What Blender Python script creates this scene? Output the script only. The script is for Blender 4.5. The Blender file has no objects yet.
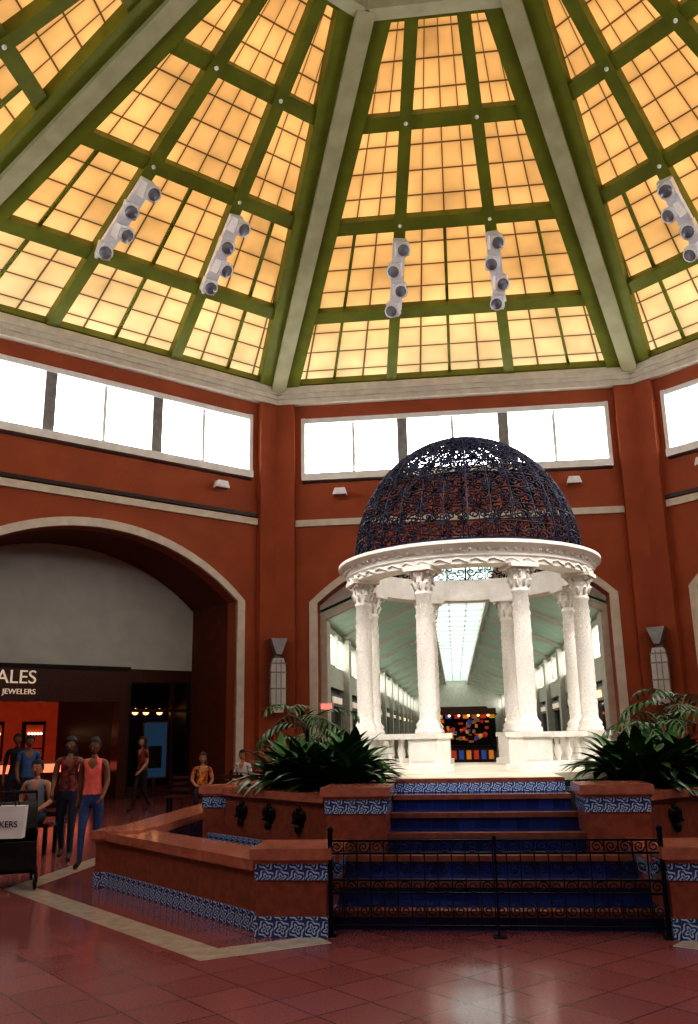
import bpy, bmesh, math, random
from mathutils import Vector, Matrix
random.seed(7)
scene=bpy.context.scene
try:
    scene.view_settings.view_transform='Standard'
    scene.view_settings.look='High Contrast'
except Exception as e: print(e)
PI=math.pi
# ------------------------------------------------------------ materials
def newmat(name):
    m=bpy.data.materials.new(name); m.use_nodes=True
    nt=m.node_tree; nt.nodes.clear()
    out=nt.nodes.new('ShaderNodeOutputMaterial')
    return m,nt,out
def N(nt,t,**kw):
    n=nt.nodes.new(t)
    for k,v in kw.items(): setattr(n,k,v)
    return n
def MATH(nt,op,a,b=None):
    n=N(nt,'ShaderNodeMath',operation=op)
    for i,x in enumerate((a,b)):
        if x is None: continue
        if isinstance(x,(int,float)): n.inputs[i].default_value=x
        else: nt.links.new(x,n.inputs[i])
    return n.outputs[0]
def mat(name,c1,c2=None,scale=6,rough=.6,metal=0,bump=0,bscale=None,emit=None,es=1,coat=0,spec=.5,detail=3):
    m,nt,out=newmat(name)
    p=N(nt,'ShaderNodeBsdfPrincipled'); nt.links.new(p.outputs[0],out.inputs[0])
    p.inputs['Roughness'].default_value=rough; p.inputs['Metallic'].default_value=metal
    p.inputs['Specular IOR Level'].default_value=spec
    if coat: p.inputs['Coat Weight'].default_value=coat; p.inputs['Coat Roughness'].default_value=.08
    if c2 is None: c2=tuple(x*.75 for x in c1)
    tc=N(nt,'ShaderNodeTexCoord')
    no=N(nt,'ShaderNodeTexNoise'); no.inputs['Scale'].default_value=scale; no.inputs['Detail'].default_value=detail
    nt.links.new(tc.outputs['Object'],no.inputs['Vector'])
    r=N(nt,'ShaderNodeValToRGB'); r.color_ramp.elements[0].position=.35; r.color_ramp.elements[1].position=.65
    r.color_ramp.elements[0].color=(*c2,1); r.color_ramp.elements[1].color=(*c1,1)
    nt.links.new(no.outputs[0],r.inputs[0]); nt.links.new(r.outputs[0],p.inputs['Base Color'])
    if bump:
        b=N(nt,'ShaderNodeBump'); b.inputs['Strength'].default_value=bump; b.inputs['Distance'].default_value=.05
        n2=N(nt,'ShaderNodeTexNoise'); n2.inputs['Scale'].default_value=bscale or scale*4; n2.inputs['Detail'].default_value=4
        nt.links.new(tc.outputs['Object'],n2.inputs['Vector']); nt.links.new(n2.outputs[0],b.inputs['Height'])
        nt.links.new(b.outputs[0],p.inputs['Normal'])
    if emit:
        p.inputs['Emission Color'].default_value=(*emit,1); p.inputs['Emission Strength'].default_value=es
    return m
TERRA=mat('terracotta_stucco',(.37,.105,.042),(.32,.088,.036),1.2,.75,bump=.3,bscale=40)
TERRA2=mat('terracotta_pilaster',(.36,.100,.040),(.31,.082,.034),1.2,.75,bump=.3,bscale=40)
CREAM=mat('cream_trim',(.62,.58,.48),(.55,.5,.42),4,.55)
PLASTER=mat('grey_plaster',(.58,.59,.53),(.52,.53,.48),1.5,.8)
WHITE=mat('white_paint',(.75,.75,.72),(.68,.68,.66),4,.5)
OLIVE=mat('olive_painted_steel',(.17,.19,.018),(.13,.15,.014),2,.45)
RIBM=mat('sage_rib_paint',(.43,.42,.26),(.36,.35,.21),2,.5)
STONE=mat('carved_cast_stone',(.92,.90,.85),(.80,.78,.72),40,.7,bump=.28,bscale=45)
STONE2=mat('smooth_cast_stone',(.92,.90,.85),(.84,.82,.77),6,.7,bump=.15,bscale=30)
IRON=mat('wrought_iron',(.018,.018,.035),(.01,.01,.02),9,.35,metal=.6)
DOMEI=mat('blue_black_iron',(.008,.010,.035),(.004,.005,.02),9,.5,spec=.35)
FAS=mat('brown_granite',(.10,.035,.022),(.06,.022,.015),30,.25)
DARK=mat('dark_shop_interior',(.03,.02,.018),(.018,.012,.011),3,.4)
DGLASS=mat('dark_shop_glass',(.015,.017,.02),(.01,.012,.014),2,.08)
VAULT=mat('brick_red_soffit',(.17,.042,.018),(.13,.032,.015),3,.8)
FBRICK=mat('terracotta_fountain',(.33,.105,.06),(.24,.072,.042),14,.35,bump=.1,bscale=60)
FCAP=mat('salmon_cap_tile',(.50,.20,.13),(.40,.155,.10),10,.22,coat=.3)
NOSE=mat('brown_nosing_tile',(.30,.11,.065),(.2,.07,.045),12,.3)
BRONZE=mat('dark_bronze',(.03,.025,.02),(.015,.012,.01),20,.4,metal=.7)
SOIL=mat('planter_soil',(.03,.018,.01),(.015,.01,.006),30,.9,bump=.5)
LEAF=mat('leaf_green',(.03,.10,.02),(.012,.05,.012),7,.3)
LEAF2=mat('palm_leaf_green',(.03,.08,.022),(.016,.045,.014),7,.4)
WARM=mat('warm_shop_wall',(.5,.13,.06),(.4,.1,.04),3,.7,emit=(1,.12,.04),es=.13)  # emission paints the shop's warm lighting into the wall
PGREEN=mat('pale_green_ceiling',(.50,.64,.48),(.45,.58,.43),2,.7)
STRIPE=mat('cream_stone_inlay',(.60,.54,.45),(.48,.43,.35),8,.18,coat=.3)
METW=mat('white_metal',(.8,.8,.82),(.72,.72,.74),5,.35)
LENS=mat('lamp_lens',(.25,.25,.28),(.15,.15,.17),5,.1)
FROST=mat('frosted_glass',(.6,.6,.56),(.5,.5,.47),3,.4)
GREYM=mat('grey_metal',(.3,.3,.3),(.22,.22,.22),5,.4,metal=.3)
def emis(name,c,s):
    m,nt,out=newmat(name); e=N(nt,'ShaderNodeEmission'); e.inputs[0].default_value=(*c,1); e.inputs[1].default_value=s
    tc=N(nt,'ShaderNodeTexCoord'); no=N(nt,'ShaderNodeTexNoise'); no.inputs['Scale'].default_value=.4
    nt.links.new(tc.outputs['Object'],no.inputs['Vector'])
    v=MATH(nt,'MULTIPLY',MATH(nt,'ADD',MATH(nt,'MULTIPLY',no.outputs[0],.3),.85),s)
    nt.links.new(v,e.inputs[1]); nt.links.new(e.outputs[0],out.inputs[0]); return m
SKYG=emis('daylit_window_glass',(.95,.97,1.0),7.0)
CORG=emis('corridor_window_glass',(.93,1,.98),3.2)
CORS=emis('corridor_skylight_glass',(.80,1,.93),1.8)
BULB=emis('warm_globe_glass',(1,.45,.18),3)
CASE=emis('lit_jewelry_case',(1,.22,.12),1.4)
DOWN=emis('shop_downlight',(1,.75,.45),6)
BLUEP=emis('blue_poster_backlit',(.03,.06,.10),.6)
SIGNM=mat('sign_letters',(.7,.6,.5),(.6,.5,.4),5,.5,emit=(.8,.65,.5),es=.35)
EXIT=emis('exit_sign_face',(1,.25,.2),1.0)
# skylight panels
def skymat():
    m,nt,out=newmat('amber_skylight_panels')
    e=N(nt,'ShaderNodeEmission'); nt.links.new(e.outputs[0],out.inputs[0])
    uv=N(nt,'ShaderNodeUVMap'); sp=N(nt,'ShaderNodeSeparateXYZ'); nt.links.new(uv.outputs[0],sp.inputs[0])
    u,v=sp.outputs[0],sp.outputs[1]
    def line(x,w):
        f=MATH(nt,'FRACT',x); a=MATH(nt,'ABSOLUTE',MATH(nt,'SUBTRACT',f,.5)); return MATH(nt,'GREATER_THAN',a,.5-w)
    ln=MATH(nt,'MAXIMUM',line(u,.03),line(v,.03))
    def soft(x):
        f=MATH(nt,'FRACT',x); a=MATH(nt,'ABSOLUTE',MATH(nt,'SUBTRACT',f,.5)); return MATH(nt,'POWER',MATH(nt,'MULTIPLY',a,2),4)
    sf=MATH(nt,'MAXIMUM',soft(u),soft(v))
    wn=N(nt,'ShaderNodeTexWhiteNoise',noise_dimensions='2D')
    fl=N(nt,'ShaderNodeVectorMath',operation='FLOOR'); nt.links.new(uv.outputs[0],fl.inputs[0]); nt.links.new(fl.outputs[0],wn.inputs['Vector'])
    no=N(nt,'ShaderNodeTexNoise'); no.inputs['Scale'].default_value=.5; no.inputs['Detail'].default_value=3
    tc=N(nt,'ShaderNodeTexCoord'); nt.links.new(tc.outputs['Object'],no.inputs['Vector'])
    b=MATH(nt,'ADD',MATH(nt,'MULTIPLY',wn.outputs[0],.16),MATH(nt,'ADD',MATH(nt,'MULTIPLY',no.outputs[0],1.0),.30))
    t=MATH(nt,'DIVIDE',v,16)
    r=N(nt,'ShaderNodeValToRGB'); el=r.color_ramp.elements
    el[0].position=0; el[0].color=(1.0,.73,.40,1); el[1].position=1; el[1].color=(.86,.46,.17,1)
    x=el.new(.22); x.color=(.98,.61,.28,1)
    x=el.new(.35); x.color=(.90,.51,.20,1)
    nt.links.new(t,r.inputs[0])
    k=MATH(nt,'MULTIPLY',b,MATH(nt,'SUBTRACT',1,MATH(nt,'MULTIPLY',sf,.3)))
    k=MATH(nt,'MULTIPLY',k,MATH(nt,'SUBTRACT',1,MATH(nt,'MULTIPLY',ln,.75)))
    nt.links.new(r.outputs[0],e.inputs[0]); nt.links.new(k,e.inputs[1])
    return m
AMBER=skymat()
def tilemat(name,size,white,blue,mode):
    m,nt,out=newmat(name)
    p=N(nt,'ShaderNodeBsdfPrincipled'); nt.links.new(p.outputs[0],out.inputs[0]); p.inputs['Roughness'].default_value=.15
    uv=N(nt,'ShaderNodeUVMap'); sp=N(nt,'ShaderNodeSeparateXYZ'); nt.links.new(uv.outputs[0],sp.inputs[0])
    U=MATH(nt,'DIVIDE',sp.outputs[0],size); V=MATH(nt,'DIVIDE',sp.outputs[1],size)
    fu=MATH(nt,'SUBTRACT',MATH(nt,'FRACT',U),.5); fv=MATH(nt,'SUBTRACT',MATH(nt,'FRACT',V),.5)
    edge=MATH(nt,'GREATER_THAN',MATH(nt,'MAXIMUM',MATH(nt,'ABSOLUTE',fu),MATH(nt,'ABSOLUTE',fv)),.475)
    if mode=='pattern':
        r=MATH(nt,'SQRT',MATH(nt,'ADD',MATH(nt,'POWER',MATH(nt,'ABSOLUTE',fu),2),MATH(nt,'POWER',MATH(nt,'ABSOLUTE',fv),2)))
        a=MATH(nt,'ARCTAN2',fu,fv)
        s=MATH(nt,'SINE',MATH(nt,'ADD',MATH(nt,'MULTIPLY',r,24),MATH(nt,'MULTIPLY',MATH(nt,'SINE',MATH(nt,'MULTIPLY',a,4)),2.2)))
        fac=MATH(nt,'GREATER_THAN',s,-.1)
    else:
        wn=N(nt,'ShaderNodeTexWhiteNoise',noise_dimensions='2D')
        cb=N(nt,'ShaderNodeCombineXYZ'); nt.links.new(MATH(nt,'FLOOR',U),cb.inputs[0]); nt.links.new(MATH(nt,'FLOOR',V),cb.inputs[1])
        nt.links.new(cb.outputs[0],wn.inputs['Vector']); fac=wn.outputs[0]
    mx=N(nt,'ShaderNodeMix',data_type='RGBA'); nt.links.new(fac,mx.inputs[0]); mx.inputs[6].default_value=(*white,1); mx.inputs[7].default_value=(*blue,1)
    m2=N(nt,'ShaderNodeMix',data_type='RGBA'); nt.links.new(edge,m2.inputs[0]); nt.links.new(mx.outputs[2],m2.inputs[6]); m2.inputs[7].default_value=(.05,.06,.1,1)
    nt.links.new(m2.outputs[2],p.inputs['Base Color']); return m
TILE=tilemat('talavera_tile',.13,(.50,.58,.66),(.03,.10,.32),'pattern')
BLUET=tilemat('cobalt_tile',.15,(.014,.024,.12),(.03,.05,.21),'plain')
def floormat():
    m,nt,out=newmat('polished_pink_granite_tiles')
    p=N(nt,'ShaderNodeBsdfPrincipled'); nt.links.new(p.outputs[0],out.inputs[0])
    uv=N(nt,'ShaderNodeUVMap'); mp=N(nt,'ShaderNodeMapping'); mp.inputs['Rotation'].default_value=(0,0,PI/4); nt.links.new(uv.outputs[0],mp.inputs[0])
    b=N(nt,'ShaderNodeTexBrick'); b.offset=0; b.inputs['Scale'].default_value=1; b.inputs['Brick Width'].default_value=.42; b.inputs['Row Height'].default_value=.42
    b.inputs['Mortar Size'].default_value=.006; b.inputs['Color1'].default_value=(.44,.17,.175,1); b.inputs['Color2'].default_value=(.37,.135,.14,1); b.inputs['Mortar'].default_value=(.15,.06,.07,1)
    nt.links.new(mp.outputs[0],b.inputs['Vector'])
    no=N(nt,'ShaderNodeTexNoise'); no.inputs['Scale'].default_value=60; nt.links.new(uv.outputs[0],no.inputs['Vector'])
    mx=N(nt,'ShaderNodeMix',data_type='RGBA',blend_type='MULTIPLY'); mx.inputs[0].default_value=.5
    nt.links.new(b.outputs[0],mx.inputs[6]); nt.links.new(no.outputs[0],mx.inputs[7]); nt.links.new(mx.outputs[2],p.inputs['Base Color'])
    n2=N(nt,'ShaderNodeTexNoise'); n2.inputs['Scale'].default_value=1.2; nt.links.new(uv.outputs[0],n2.inputs['Vector'])
    nt.links.new(MATH(nt,'ADD',MATH(nt,'MULTIPLY',n2.outputs[0],.12),.08),p.inputs['Roughness'])
    bp=N(nt,'ShaderNodeBump'); bp.inputs['Strength'].default_value=.06; nt.links.new(n2.outputs[0],bp.inputs['Height']); nt.links.new(bp.outputs[0],p.inputs['Normal'])
    p.inputs['Specular IOR Level'].default_value=.85
    return m
FLOORM=floormat()
WATER=mat('pool_water',(.01,.022,.11),(.008,.016,.08),2,.05,bump=.15,bscale=6)
# ------------------------------------------------------------ mesh builder
class MB:
    def __init__(s,M=None): s.v=[];s.f=[];s.m=[];s.s=[];s.uv={};s.mats=[];s.M=M or Matrix.Identity(4)
    def mi(s,m):
        if m not in s.mats: s.mats.append(m)
        return s.mats.index(m)
    def add(s,vs,fs,m,smooth=False,uvs=None):
        o=len(s.v); s.v+= [s.M@Vector(p) for p in vs]; k=s.mi(m)
        for i,f in enumerate(fs):
            if uvs: s.uv[len(s.f)]=uvs[i]
            s.f.append([o+j for j in f]); s.m.append(k); s.s.append(smooth)
    def box(s,x0,x1,y0,y1,z0,z1,m):
        s.add([(x0,y0,z0),(x1,y0,z0),(x1,y1,z0),(x0,y1,z0),(x0,y0,z1),(x1,y0,z1),(x1,y1,z1),(x0,y1,z1)],
              [(3,2,1,0),(4,5,6,7),(0,1,5,4),(1,2,6,5),(2,3,7,6),(3,0,4,7)],m)
    def prism(s,P,z0,z1,m):
        n=len(P); s.add([(x,y,z0) for x,y in P]+[(x,y,z1) for x,y in P],
          [tuple(range(n))[::-1],tuple(range(n,2*n))]+[(i,(i+1)%n,n+(i+1)%n,n+i) for i in range(n)],m)
    def prismY(s,P,y0,y1,m):
        n=len(P); s.add([(x,y0,z) for x,z in P]+[(x,y1,z) for x,z in P],
          [tuple(range(n)),tuple(range(n,2*n))[::-1]]+[(i,n+i,n+(i+1)%n,(i+1)%n) for i in range(n)],m)
    def beam(s,p,q,w,d,m,up=(0,0,1),off=0):
        p=Vector(p);q=Vector(q);t=(q-p).normalized();up=Vector(up);r=t.cross(up).normalized();u=r.cross(t).normalized()
        p=p+u*off;q=q+u*off
        vs=[a+r*i*w/2+u*j*d/2 for a in(p,q) for i,j in((-1,-1),(1,-1),(1,1),(-1,1))]
        s.add(vs,[(0,1,2,3),(7,6,5,4),(0,4,5,1),(1,5,6,2),(2,6,7,3),(3,7,4,0)],m)
    def lathe(s,prof,c,n,m,smooth=True,closed=False):
        cx,cy,cz=c; vs=[];fs=[];k=len(prof)
        for r,z in prof:
            for i in range(n):
                a=2*PI*i/n; vs.append((cx+r*math.cos(a),cy+r*math.sin(a),cz+z))
        R=k if closed else k-1
        for j in range(R):
            for i in range(n):
                j2=(j+1)%k
                fs.append((j*n+i,j*n+(i+1)%n,j2*n+(i+1)%n,j2*n+i))
        if not closed:
            fs.append(tuple(range(n))[::-1]); fs.append(tuple((k-1)*n+i for i in range(n)))
        s.add(vs,fs,m,smooth)
    def tube(s,pts,r,m,n=4,smooth=True):
        pts=[Vector(p) for p in pts]; vs=[];fs=[]; 
        for i,p in enumerate(pts):
            t=(pts[min(i+1,len(pts)-1)]-pts[max(i-1,0)]).normalized()
            a=Vector((0,0,1)) if abs(t.z)<.9 else Vector((1,0,0))
            x=t.cross(a).normalized(); y=t.cross(x)
            rr=r[i] if isinstance(r,(list,tuple)) else r
            for k in range(n):
                an=2*PI*k/n+PI/4; vs.append(p+x*rr*math.cos(an)+y*rr*math.sin(an))
        for i in range(len(pts)-1):
            for k in range(n): fs.append((i*n+k,i*n+(k+1)%n,(i+1)*n+(k+1)%n,(i+1)*n+k))
        fs.append(tuple(range(n))); fs.append(tuple((len(pts)-1)*n+k for k in range(n))[::-1])
        s.add(vs,fs,m,smooth)
    def ball(s,c,r,m,n=10,k=7,fn=None,keep=None):
        if isinstance(r,(int,float)): r=(r,r,r)
        vs=[];fs=[]
        D=[Vector((0,0,-1))]
        for j in range(1,k):
            ph=-PI/2+PI*j/k
            for i in range(n): D.append(Vector((math.cos(ph)*math.cos(2*PI*i/n),math.cos(ph)*math.sin(2*PI*i/n),math.sin(ph))))
        D.append(Vector((0,0,1)))
        for d in D:
            p=Vector((d.x*r[0],d.y*r[1],d.z*r[2]))
            if fn: p=fn(d,p)
            vs.append(Vector(c)+p)
        for i in range(n): fs.append((0,1+(i+1)%n,1+i)); fs.append((len(D)-1,1+(k-2)*n+i,1+(k-2)*n+(i+1)%n))
        for j in range(k-2):
            for i in range(n): fs.append((1+j*n+i,1+j*n+(i+1)%n,1+(j+1)*n+(i+1)%n,1+(j+1)*n+i))
        if keep: fs=[f for f in fs if keep(sum((D[i] for i in f),Vector())/len(f))]
        s.add(vs,fs,m,True)
    def finish(s,name,parent=None,recalc=True):
        me=bpy.data.meshes.new(name)
        xs=[v.x for v in s.v];ys=[v.y for v in s.v];zs=[v.z for v in s.v]
        o=Vector(((min(xs)+max(xs))/2,(min(ys)+max(ys))/2,min(zs)))
        me.from_pydata([v-o for v in s.v],[],s.f)
        for m in s.mats: me.materials.append(m)
        for p,k,sm in zip(me.polygons,s.m,s.s): p.material_index=k; p.use_smooth=sm
        uvl=me.uv_layers.new(name='UVMap'); Z=Vector((0,0,1))
        for p in me.polygons:
            cu=s.uv.get(p.index)
            n=p.normal
            if abs(n.z)>.95: ta=Vector((1,0,0)); bi=Vector((0,1,0))
            else:
                ta=Z.cross(n); ta=ta.normalized() if ta.length>1e-6 else Vector((1,0,0)); bi=n.cross(ta)
            for j,li in enumerate(p.loop_indices):
                if cu: uvl.data[li].uv=cu[j]
                else:
                    co=me.vertices[me.loops[li].vertex_index].co+o
                    uvl.data[li].uv=(co.dot(ta),co.dot(bi))
        if recalc:
            bm=bmesh.new(); bm.from_mesh(me); bmesh.ops.recalc_face_normals(bm,faces=bm.faces); bm.to_mesh(me); bm.free()
        ob=bpy.data.objects.new(name,me); scene.collection.objects.link(ob); ob.location=o
        if parent: ob.parent=parent
        return ob
def empty(name):
    e=bpy.data.objects.new(name,None); scene.collection.objects.link(e); return e
# ------------------------------------------------------------ room constants
CX=.33; FX=.26; D=25.0; H=5.43; A=H/math.tan(PI/8); CY=D-A
T=math.tan(PI/8); ZC=12.0; RISE=7.3; TR=.71
def KM(k,rot=0): return Matrix.Translation((CX,CY,0))@Matrix.Rotation(k*PI/4+rot,4,'Z')
W,SPR,ARC=4.15,5.35,1.6
def arch(w,spr,rise,n=24):
    R=(w*w+rise*rise)/(2*rise); zc=spr+rise-R; a0=math.asin(w/R)
    return [(R*math.sin(-a0+2*a0*i/n),zc+R*math.cos(-a0+2*a0*i/n)) for i in range(n+1)]
def band(b,y0,y1,z0,z1,m): b.prism([(-y0*T,y0),(y0*T,y0),(y1*T,y1),(-y1*T,y1)],z0,z1,m)
names={0:'back',1:'back_left',2:'left',3:'front_left',4:'front',5:'front_right',6:'right',7:'back_right'}
for k in range(8):
    b=MB(KM(k))
    P=[(-H,0),(-W,0)]+arch(W,SPR,ARC)+[(W,0),(H,0),(H,9.0),(-H,9.0)]
    b.prismY(P,A,A+.5,TERRA)
    b.box(-H,-4.6,A,A+.5,9,11.1,TERRA); b.box(4.6,H,A,A+.5,9,11.1,TERRA); b.box(-H,H,A,A+.5,11.1,12.2,TERRA)
    for s in(-1,1):
        y0=A-.2
        b.prism([(s*4.8,y0),(s*y0*T,y0),(s*(A+.1)*T,A+.1),(s*4.8,A+.1)],0,11.7,TERRA2)
    b.finish('wall_'+names[k])
    # trim
    b=MB(KM(k))
    inn=[(-W,0)]+arch(W,SPR,ARC)+[(W,0)]; w2=W+.24
    out=[(-w2,0)]+arch(w2,SPR+.03,ARC+.2)+[(w2,0)]
    for i in range(len(inn)-1):
        b.prismY([inn[i],inn[i+1],out[i+1],out[i]],A-.07,A+.06,CREAM)
    band(b,A-.40,A+.1,11.80,12.02,CREAM); band(b,A-.32,A+.1,11.66,11.80,CREAM); band(b,A-.26,A+.1,11.5,11.66,CREAM)
    b.box(-4.79,4.79,A-.07,A+.05,7.66,7.86,CREAM)
    if k!=0: b.box(-4.79,4.79,A-.075,A+.05,7.90,8.0,DARK)
    b.finish('trim_%d'%(k+1))
    # windows
    b=MB(KM(k))
    b.box(-4.6,4.6,A+.28,A+.32,9.2,11.1,SKYG)
    FR=WHITE
    b.box(-4.6,4.6,A-.1,A+.34,9.08,9.3,FR); b.box(-4.6,4.6,A+.02,A+.34,10.94,11.12,FR)
    b.box(-4.62,-4.5,A-.02,A+.34,9.2,11.1,FR); b.box(4.5,4.62,A-.02,A+.34,9.2,11.1,FR)
    for u in(-1.52,1.52): b.box(u-.15,u+.15,A+.05,A+.34,9.3,11.05,GREYM)
    for u in(-3.02,0,3.02): b.box(u-.045,u+.045,A+.12,A+.34,9.3,11.05,FR)
    b.finish('window_%d'%(k+1))
    # floodlights
    for u in(-3.4,3.4):
        b=MB(KM(k)); b.box(u-.05,u+.05,A-.16,A+.02,8.62,8.72,METW); b.box(u-.04,u+.04,A-.3,A-.1,8.64,8.7,METW)
        b.prismY([(u-.22,8.52),(u+.22,8.52),(u+.15,8.72),(u-.15,8.72)],A-.42,A-.2,METW); b.box(u-.18,u+.18,A-.4,A-.22,8.5,8.52,LENS)
        b.finish('wall_floodlight')
    # recess behind the arch
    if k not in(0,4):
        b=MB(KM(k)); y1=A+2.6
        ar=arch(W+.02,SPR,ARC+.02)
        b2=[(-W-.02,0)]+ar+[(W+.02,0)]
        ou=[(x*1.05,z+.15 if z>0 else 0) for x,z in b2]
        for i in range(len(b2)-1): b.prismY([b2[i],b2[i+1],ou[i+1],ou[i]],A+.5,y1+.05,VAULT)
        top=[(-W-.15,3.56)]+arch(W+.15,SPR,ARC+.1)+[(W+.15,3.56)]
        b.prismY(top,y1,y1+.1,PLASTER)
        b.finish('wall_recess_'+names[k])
        if k!=1:
            b=MB(KM(k)); y=y1
            b.box(-W,W,y,y+.3,2.7,3.56,FAS)
            b.box(-W,W,y+.2,y+.25,0,2.7,DGLASS)
            for u in(-4.1,-2.1,-.9,.9,2.1,4.1): b.box(u-.08,u+.08,y+.02,y+.3,0,2.7,FAS)
            b.box(-W,W,y+.05,y+.3,0,.25,FAS)
            b.finish('shop_front')
# jeweller (k=1)
y=A+2.6
b=MB(KM(1))
b.box(-W,2.1,y-.15,y+.3,2.62,3.56,FAS); b.box(1.85,2.12,y-.15,y+.3,0,2.62,FAS); b.box(-W,-3.8,y-.15,y+.3,0,2.62,FAS)
b.box(-W,2.12,y-.2,y+.1,3.5,3.6,BRONZE)
b.box(-W,2.0,y+5,y+5.1,0,3,WARM); b.box(2.0,2.1,y+.3,y+5,0,3,DARK); b.box(-W-.1,-W,y+.3,y+5,0,3,DARK); b.box(-W,2.1,y+.3,y+5,2.9,3,DARK)
for u,w in((-3.2,.8),(-1.7,.9),(-.2,.9),(1.2,.7)):
    b.box(u-w/2,u+w/2,y+4.8,y+5,1.0,2.2,FAS); b.box(u-w/2+.08,u+w/2-.08,y+4.76,y+4.8,1.1,2.1,WARM)
    for z in(1.35,1.75): b.box(u-w/2+.08,u+w/2-.08,y+4.7,y+4.8,z,z+.03,BRONZE)
    for i in range(5): b.ball((u-w/2+.16+i*(w-.32)/4,y+4.72,1.82),.035,DOWN,8,5)
for u in(-3,-1.5,0,1.3):
    for yy in(1.2,3):
        b.lathe([(.07,0),(.07,.05)],(u,y+yy,2.84),10,DOWN)
b.finish('jewelry_shop_front')
for i,u in enumerate((-2.9,-1.0,.9)):
    b=MB(KM(1)); b.box(u-.75,u+.75,y+.9,y+1.5,0,.75,FAS); b.box(u-.75,u+.75,y+.9,y+1.5,.98,1.02,GREYM); b.box(u-.7,u+.7,y+.95,y+1.45,.75,.98,CASE)
    for s in(-.74,.74):
        b.box(u+s-.015,u+s+.015,y+.9,y+.93,.75,1,GREYM); b.box(u+s-.015,u+s+.015,y+1.47,y+1.5,.75,1,GREYM)
    b.finish('jewelry_display_case')
def text(s,size,loc,rot,m,name,align='RIGHT',ext=.02,parent=None):
    c=bpy.data.curves.new(name,'FONT'); c.body=s; c.size=size; c.extrude=ext; c.align_x=align; c.materials.append(m)
    o=bpy.data.objects.new(name,c); scene.collection.objects.link(o)
    o.matrix_world=Matrix.Translation(loc)@rot; 
    return o
R1=Matrix.Rotation(PI/4,4,'Z')@Matrix.Rotation(PI/2,4,'X')
sg=empty('shop_sign')
for s,sz,z in(("ALES",.5,3.08),("JEWELERS",.20,2.8)):
    t=text(s,sz,KM(1)@Vector((-.55,y-.18,z)),R1,SIGNM,'letters'); mw=t.matrix_world.copy(); t.parent=sg; t.matrix_world=mw
# dark cafe right of jeweller
b=MB(KM(1))
b.box(2.12,W,y,y+.3,3.2,3.56,FAS); b.box(2.12,2.25,y,y+.3,0,3.2,DARK); b.box(W-.12,W,y,y+.3,0,3.2,DARK)
b.box(2.12,W,y+3,y+3.1,0,3.3,DARK); b.box(W-.02,W+.08,y+.3,y+3,0,3.3,DARK); b.box(2.12,W,y+.3,y+3,3.2,3.3,DARK)
b.box(2.12,W,y+.05,y+.2,2.35,2.45,FAS); b.box(2.12,W,y+.05,y+.2,0,.3,FAS); b.box(3.55,3.63,y+.05,y+.2,0,3.2,FAS)
for u in(2.6,2.95,3.3,3.75): b.tube([(u,y+1.2,3.2),(u,y+1.2,2.5)],.01,IRON); b.ball((u,y+1.2,2.4),.1,BULB)
b.finish('cafe_front')
b=MB(KM(1)); b.box(2.5,3.3,y-.32,y-.28,.5,2.1,FAS); b.box(2.55,3.25,y-.335,y-.32,.55,2.05,BLUEP); b.box(2.7,3.1,y-.345,y-.335,.8,1.4,DGLASS); b.box(2.45,3.35,y-.45,y-.2,0,.06,FAS); b.box(2.86,2.94,y-.31,y-.28,.04,.55,FAS)
b.finish('poster_stand')
# ------------------------------------------------------------ skylight ceiling
def P(uf,t,off=0):
    n=Vector((0,RISE,A)).normalized()
    return Vector((uf*H*(1-t),A*(1-t),ZC+RISE*t))+n*off
NRM=Vector((0,RISE,A)).normalized()
rows=[0,.18,.36,.535,TR]
sky=empty('skylight_roof')
for k in range(8):
    b=MB(KM(k)); vs=[];fs=[];uvs=[]
    for r in range(4):
        for j in range(4):
            t0=rows[r]+(rows[r+1]-rows[r])*j/4; t1=rows[r]+(rows[r+1]-rows[r])*(j+1)/4
            for i in range(12):
                u0=-1+i/6;u1=-1+(i+1)/6;o=len(vs)
                vs+=[P(u0,t0,.12),P(u1,t0,.12),P(u1,t1,.12),P(u0,t1,.12)]; fs.append((o,o+1,o+2,o+3))
                V=r*4+j; uvs.append([(i,V),(i+1,V),(i+1,V+1),(i,V+1)])
    b.add(vs,fs,AMBER,uvs=uvs)
    b.finish('panels_%d'%k,sky,recalc=False)
    b=MB(KM(k))
    for u in(-1/3,1/3): b.beam(P(u,0),P(u,TR),.3,.34,OLIVE,NRM,-.02)
    for t in rows[1:4]: b.beam(P(-1,t),P(1,t),.36,.3,OLIVE,NRM,0)
    b.beam(P(-1,.012),P(1,.012),.42,.3,OLIVE,NRM,0); b.beam(P(-1,TR-.01),P(1,TR-.01),.5,.34,OLIVE,NRM,0)
    for s in(-1,1):
        n=Vector((s*.45,0,0)); b.beam(P(s,0)-n,P(s,TR)-n,.46,.36,OLIVE,NRM,-.02)
    for r in(0,1):
        for u in(-2/3,0,2/3): b.beam(P(u,rows[r],.07),P(u,rows[r+1],.07),.08,.08,OLIVE,NRM)
    for t in rows[1:4]:
        for u in(-1/3,1/3): b.ball(P(u,t,-.2),.055,METW,6,4)
    b.finish('beams_%d'%k,sky)
    b=MB(KM(k)); c0=Vector((H,A,ZC)); c1=Vector((H*(1-TR),A*(1-TR),ZC+RISE*TR))
    b.beam(c0,c1,.42,.5,RIBM,(0,0,1),-.12)
    p,q=P(-1,TR),P(1,TR); b.beam(p,q,.35,.5,RIBM,(0,0,1),-.1)
    b.add([p,q,q+Vector((0,0,1.4)),p+Vector((0,0,1.4))],[(0,1,2,3)],CREAM)
    b.finish('rib_%d'%k,sky)
b=MB(KM(0)); rr=H*(1-TR)/math.sin(PI/8)*1.02
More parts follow.
